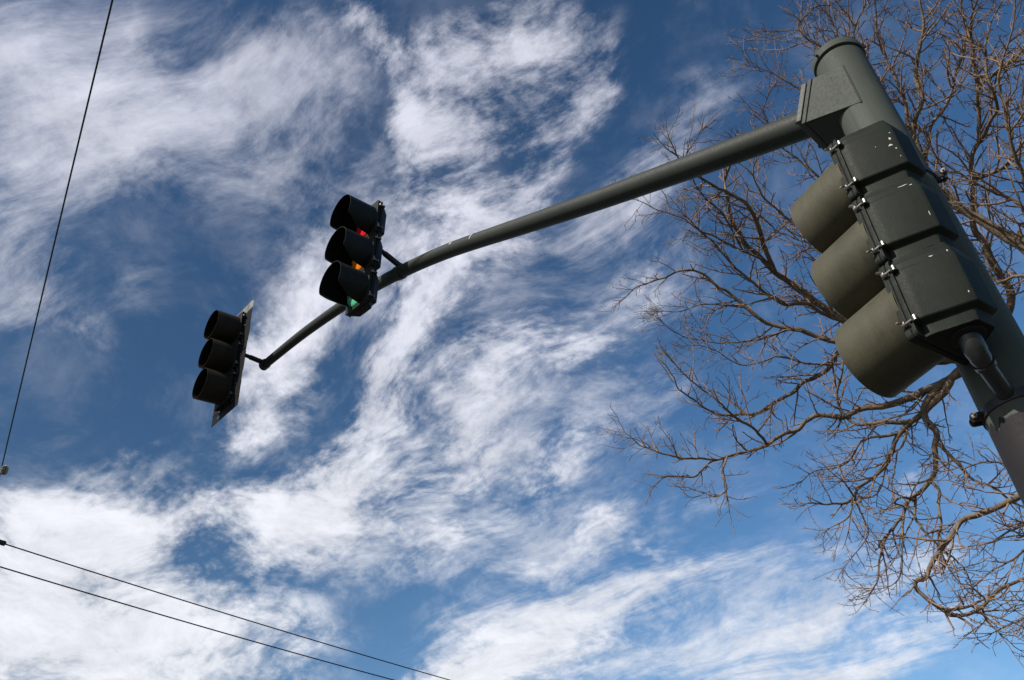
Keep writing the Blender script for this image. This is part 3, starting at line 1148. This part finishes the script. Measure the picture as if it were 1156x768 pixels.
FORK = (1232, 610)
NODE = (1118, 404)
GUIDES = [
    # leaders
    ('L', [FORK, (1190, 520), (1150, 452), NODE], 8.9, 9.8, .115, .085),
    ('L', [FORK, (1240, 500), (1232, 400), (1200, 315), (1156, 275)], 8.9, 9.2, .125, .075),
    # out of the hidden fork, to the upper side
    ('L', [NODE, (1060, 402), (1000, 392), (958, 365), (934, 347), (908, 329), (887, 316), (867, 300), (856, 289), (840.6, 273.6), (825, 247.6), (822, 211), (825, 186), (829, 160)], 9.8, 8.7, .068, .009),
    ('B', [(882, 305), (869, 281), (856, 253), (848, 237), (835, 224), (799, 206), (770, 185), (757, 160)], 9.0, 8.4, .034, .006),
    ('L', [NODE, (1040, 408), (990, 394), (958, 386), (934, 385), (913.5, 375.5), (887, 370), (867, 365), (846, 352), (817, 326), (791, 308), (770, 304), (749, 316), (721, 323), (708, 334)], 9.8, 9.6, .050, .006),
    ('B', [(950, 424), (953, 399), (942, 383), (919, 362), (908, 349), (882, 342), (850, 318), (822, 296), (800, 268), (776, 246)], 9.3, 8.6, .030, .006),
    ('L', [(1050, 440), (1000, 424), (955, 401), (934, 420), (908, 430), (887.5, 446), (867, 461), (841, 468), (812, 469), (786, 456), (768, 438), (751, 412)], 9.8, 9.9, .040, .006),
    ('L', [NODE, (1061, 436), (1025, 449), (978, 460), (947, 468), (923, 472), (900, 484), (883, 490), (864, 502), (831, 512.6), (805.5, 521), (787, 537), (754, 538)], 9.8, 9.1, .050, .007),
    ('B', [(808, 520), (790, 519), (766, 515), (735, 505.6), (705, 488)], 9.2, 9.0, .018, .005),
    ('B', [(866, 501), (862, 493), (838, 476), (812.5, 457.5), (791, 439), (770, 420), (758, 406)], 9.25, 8.9, .018, .005),
    ('B', [(824, 515), (817, 538), (822, 553), (805, 560), (790, 556), (775, 550)], 9.2, 9.1, .012, .005),
    # hanging to the lower side
    ('L', [NODE, (1080, 423), (1061, 449), (1046, 464), (1025, 480), (1009, 501), (1001.6, 521.6), (986, 537), (968, 553), (966, 563), (945, 569), (912, 568)], 9.8, 9.0, .050, .007),
    ('B', [(966, 556), (960, 575), (948, 590), (932, 600)], 9.05, 8.9, .012, .005),
    ('B', [(968, 556), (974, 585), (978, 605), (966, 628), (952, 642)], 9.05, 9.1, .011, .004),
    ('B', [(968, 553), (956, 545), (950, 535)], 9.05, 9.1, .012, .006),
    ('B', [(1025, 477), (999, 479), (968, 482), (952, 467), (945, 450), (950, 424)], 9.6, 9.4, .026, .012),
    ('B', [(1012, 490), (994, 495), (970, 501), (957, 521), (921, 532), (906, 543)], 9.5, 9.3, .018, .005),
    ('B', [(1025, 480), (1020, 505), (1003, 515), (995, 545), (985, 560), (975, 563)], 9.6, 9.3, .015, .006),
    ('L', [(1061, 440), (1043, 469), (1053.6, 488), (1056, 508.5), (1056, 527), (1046, 547.6), (1030, 564.5), (1022, 581), (1010, 595), (998.6, 611.5), (997, 637), (991, 655), (982, 670)], 9.7, 8.9, .040, .005),
    ('B', [(1021, 583), (1021, 607), (1020, 637), (1005.6, 661), (990, 665)], 9.1, 8.9, .012, .004),
    ('B', [(1053.6, 542), (1065, 558), (1061, 587), (1059, 613), (1070, 640), (1093, 668)], 9.3, 9.0, .018, .005),
    ('B', [(1058, 503), (1087.5, 527), (1108, 547), (1135, 562), (1160, 575)], 9.5, 9.3, .020, .008),
    ('B', [(1035, 562), (1038, 589), (1056, 613), (1085, 640), (1098, 664)], 9.2, 9.4, .016, .005),
    ('B', [(1030, 564.5), (1018, 560), (1012, 567), (1022, 573)], 9.2, 9.2, .013, .008),
    ('L', [FORK, (1195, 565), (1180, 548), (1154, 562), (1122, 576), (1088, 589), (1069, 613), (1054, 634), (1048, 651), (1036, 655), (1032.5, 663), (1037, 674), (1050, 685), (1072, 695), (1093, 694), (1105, 686), (1112, 676), (1125, 666), (1140, 660), (1165, 648)], 8.9, 8.2, .034, .012),
    ('B', [(1105, 684), (1110, 695), (1120, 708), (1127, 717), (1146, 718)], 8.35, 8.2, .010, .004),
    ('B', [(1107, 687), (1135, 688), (1152, 682), (1170, 684)], 8.35, 8.4, .009, .004),
    ('B', [(1074, 694), (1090, 688), (1100, 680), (1112, 676)], 8.45, 8.35, .014, .010),
    ('B', [(1200, 560), (1160, 590), (1120, 610), (1090, 618)], 8.9, 8.8, .018, .005),
    ('B', [(1210, 600), (1170, 610), (1130, 640), (1100, 662)], 8.8, 8.6, .016, .005),
    ('B', [(1190, 540), (1160, 530), (1120, 520), (1090, 528), (1068, 522)], 9.2, 9.0, .016, .005),
    ('B', [(1200, 660), (1170, 690), (1150, 702), (1120, 715)], 8.7, 8.5, .012, .004),
    # the leader on the right, and the fan of uprights it carries
    ('U', [(1170, 285), (1156, 275), (1133, 263), (1116, 255), (1087, 235), (1073, 226), (1055, 205), (1038, 172), (1033, 146), (1038, 117), (1034, 72), (1040, 53), (1044, 29), (1041, 6), (1036, -25)], 9.2, 10.0, .060, .008),
    ('U', [(1036, 155), (1024, 125), (1017, 101.6), (1007, 84), (997, 64), (991, 39), (985, 10), (988, -15)], 9.6, 10.1, .022, .006),
    ('U', [(1050, 195), (1052, 148), (1067, 121), (1079, 98), (1085, 72), (1089, 49), (1089, 23), (1083, -5), (1080, -30)], 9.5, 10.3, .022, .006),
    ('U', [NODE, (1140, 345), (1125, 303), (1113, 275), (1097.5, 257.6), (1099, 220), (1097.5, 189), (1102, 157), (1104, 125), (1103.5, 117), (1102.6, 88), (1097, 59), (1095, 35), (1100.6, 12), (1104, -20)], 9.8, 9.6, .050, .008),
    ('U', [(1104, 108), (1110, 97.6), (1126, 82), (1141.6, 70), (1158, 58), (1180, 40)], 9.5, 9.4, .022, .009),
    ('U', [(1180, 165), (1155, 140), (1136, 121), (1122, 101.6), (1116, 88), (1112, 60), (1120, 30), (1132, 0)], 9.2, 9.6, .024, .006),
    ('U', [(1099, 206), (1128, 192), (1145, 174), (1158, 161), (1180, 130)], 9.6, 9.2, .024, .010),
    ('U', [(1190, 330), (1150, 310), (1128, 320), (1118, 300), (1112, 292)], 9.2, 9.3, .022, .010),
    ('U', [(1200, 300), (1165, 250), (1152, 228), (1120, 215), (1090, 200), (1060, 180)], 9.2, 8.8, .028, .006),
    ('U', [(1190, 260), (1160, 200), (1140, 150), (1130, 100), (1140, 50), (1146, 0)], 9.2, 9.0, .024, .006),
    ('U', [(1070, 225), (1020, 180), (985, 118), (960, 80), (931, 53), (908, 42), (899, 30), (904, 19), (918, 8.5), (935, 6)], 9.4, 9.9, .026, .005),
    ('U', [(931, 53), (899, 36), (880, 38), (864, 35.6)], 9.8, 9.7, .010, .005),
    ('U', [(985, 118), (960, 80), (945, 46), (940, 25), (932, 5), (930, -20)], 9.6, 10.1, .016, .007),
    ('U', [(1000, 140), (975, 80), (963.6, 44), (967, 22), (975, 3), (980, -20)], 9.6, 10.0, .018, .007),
    ('U', [(1060, 240), (1000, 190), (950, 130), (906, 103), (891, 95), (870.5, 83), (847, 74)], 9.4, 9.2, .022, .004),
    ('U', [(1010, 300), (960, 230), (915, 190), (880, 160), (862, 130), (868, 105)], 9.5, 9.3, .024, .005),
    ('U', [(1000, 392), (960, 330), (915, 262), (880, 240), (850, 200), (858, 170), (880, 150)], 9.5, 9.0, .024, .005),
    ('U', [(1040, 395), (1000, 330), (950, 290), (900, 270), (870, 255), (842, 232)], 9.7, 9.6, .022, .005),
    ('B', [(870, 302), (830, 282), (800, 262), (768, 246), (740, 232), (716, 225)], 9.0, 8.7, .014, .004),
    ('B', [(845, 275), (812, 240), (790, 215), (775, 180), (790, 150)], 8.9, 8.6, .014, .005),
    ('B', [(840, 350), (800, 345), (770, 350), (745, 352)], 9.6, 9.7, .012, .004),
    ('B', [(890, 372), (850, 384), (806, 388), (765, 378), (748, 364)], 9.7, 9.6, .014, .004),
    ('B', [(935, 418), (880, 404), (840, 412), (812, 400), (790, 390)], 9.8, 9.6, .014, .004),
]

TW_UP = 0.10


def walk(p, d, L, r0, r1, step, kink, trop):
    """one shoot: short internodes that kink from side to side"""
    n = max(2, int(L / step))
    pts = [(p.x, p.y, p.z, r0)]
    sd = Vector((rng.gauss(0, 1), rng.gauss(0, 1), rng.gauss(0, 1)))
    side = d.cross(sd)
    side = side.normalized() if side.length > 1e-4 else Vector((1, 0, 0))
    q = p.copy()
    bend = Vector((rng.gauss(0, 1), rng.gauss(0, 1), rng.gauss(0, .7))) * .055
    for i in range(1, n + 1):
        d = (d + side * (kink * (1 if i % 2 else -1)) + Vector((rng.gauss(0, 1), rng.gauss(0, 1), rng.gauss(0, 1))) * (kink * .62) + bend + Vector((0, 0, trop))).normalized()
        q = q + d * (L / n)
        t = i / n
        pts.append((q.x, q.y, q.z, r0 + (r1 - r0) * t))
    return pts


def side_dir(t, ang):
    x = t.orthogonal().normalized()
    y = t.cross(x)
    a = rng.uniform(0, 2 * pi)
    return (t * cos(ang) + (x * cos(a) + y * sin(a)) * sin(ang)).normalized()


def shoots(path, per_m, lmin, lmax, rr, step, kink, u0=.1, lift=0.0):
    out = []
    P = [Vector(q[:3]) for q in path]
    cum = [0.0]
    for a, b in zip(P, P[1:]):
        cum.append(cum[-1] + (b - a).length)
    L = cum[-1]
    n = int(L * per_m + rng.random())
    for k in range(n):
        u = u0 + (1 - u0) * (k + rng.random()) / max(n, 1)
        u = min(u, .999)
        s = u * L
        i = max(j for j in range(len(cum)) if cum[j] <= s)
        i = min(i, len(P) - 2)
        f = (s - cum[i]) / max(cum[i + 1] - cum[i], 1e-6)
        p = P[i].lerp(P[i + 1], f)
        t = (P[i + 1] - P[i]).normalized()
        pr = path[i][3]
        d = side_dir(t, radians(rng.uniform(28, 68)))
        ln = (lmin + (lmax - lmin) * rng.random() ** 1.5) * (1 - .58 * u)
        r0 = min(rr, pr * .75) * rng.uniform(.75, 1.1)
        trop = rng.choice((TW_UP, .05, -.03)) * .8 + lift
        out.append(walk(p, d, ln, r0, max(r0 * .42, .0026), step, kink, trop))
    return out


def add_branch(mb, path, n):
    mb.tube([TI @ Vector(q[:3]) for q in path], [q[3] for q in path], n, caps=False)


def rough_path(path):
    """resample a limb, give it knuckles and small crooks"""
    P = catmull(path, .05)
    out = []
    for i, q in enumerate(P):
        v = Vector(q[:3])
        r = max(q[3], .003)
        k = min(1.0, i / 4, (len(P) - 1 - i) / 4)
        jit = mnoise.noise_vector(v * 3.1) * .050 + mnoise.noise_vector(v * 7.0) * .016 + mnoise.noise_vector(v * 17.0) * .007
        v = v + jit * k
        r *= 1 + .14 * mnoise.noise(v * 11) + .08 * mnoise.noise(v * 31)
        out.append((v.x, v.y, v.z, r))
    return out


# trunk
ft = at(*FORK, 8.9)
tp = [(TREE_BASE.x, TREE_BASE.y, -.25, .34), (TREE_BASE.x, TREE_BASE.y, .15, .27), (TREE_BASE.x + .03, TREE_BASE.y - .02, 1.0, .23), (TREE_BASE.x + .05, TREE_BASE.y, 2.4, .205),
      (ft.x * .4 + TREE_BASE.x * .6, ft.y * .4 + TREE_BASE.y * .6, 3.6, .19), (ft.x, ft.y, ft.z, .165)]
mb = MB()
add_branch(mb, [(q[0], q[1], q[2], q[3] * (1 + .08 * mnoise.noise(Vector(q[:3]) * 4))) for q in catmull(tp, .08)], 20)
mb.build('trunk', MAT['bark'], tree, angle=80)

ALL_PTS = []
for kind, pts, d0, d1, r0, r1 in GUIDES:
    if kind == 'L':
        r0 *= 1.08
    main = rough_path(course(pts, d0, d1, r0, r1, .10))
    if ALL_PTS and pts[0] not in (FORK, NODE):
        # a side limb springs from the wood it grows on
        p0 = Vector(main[0][:3])
        q = min(ALL_PTS, key=lambda c: (Vector(c[:3]) - p0).length_squared)
        off = Vector(q[:3]) - p0
        if off.length < 1.0:
            n_ = max(4, int(len(main) * .45))
            main = [(*(Vector(c[:3]) + off * max(0.0, 1 - i / n_) ** 1.5), min(c[3], max(q[3] * .9, .006))) for i, c in enumerate(main)]
    ALL_PTS += main
    limb = MB()
    add_branch(limb, main, 12 if kind == 'L' else 8)
    lo = limb.build('limb', MAT['bark'], tree, angle=80)
    tw = MB()
    second = shoots(main, {'B': 11.0, 'L': 8.0, 'U': 13.0}[kind], .2, 1.2 if kind == 'U' else .9, .0115, .055, .15, .15, .05 if kind == 'U' else 0)
    # the tip itself goes on as a spray
    e = Vector(main[-1][:3])
    t = (e - Vector(main[-4][:3])).normalized()
    for _ in range(3):
        second.append(walk(e, (t + Vector((rng.gauss(0, .35), rng.gauss(0, .35), rng.gauss(0, .35)))).normalized(), rng.uniform(.12, .32), max(main[-1][3] * .8, .004), .0025, .05, .13, .04))
    for b in second:
        add_branch(tw, b, 5)
        third = shoots(b, 9.5, .10, .46, .0060, .035, .17, .12, .03 if kind == 'U' else 0)
        for c in third:
            add_branch(tw, c, 4)
            for d_ in shoots(c, 8.5, .035, .15, .0040, .022, .15, .2):
                add_branch(tw, d_, 3)
    tw_o = tw.build('twigs', MAT['twig'], lo, angle=80)
    tw_o['kind'] = 'stuff'
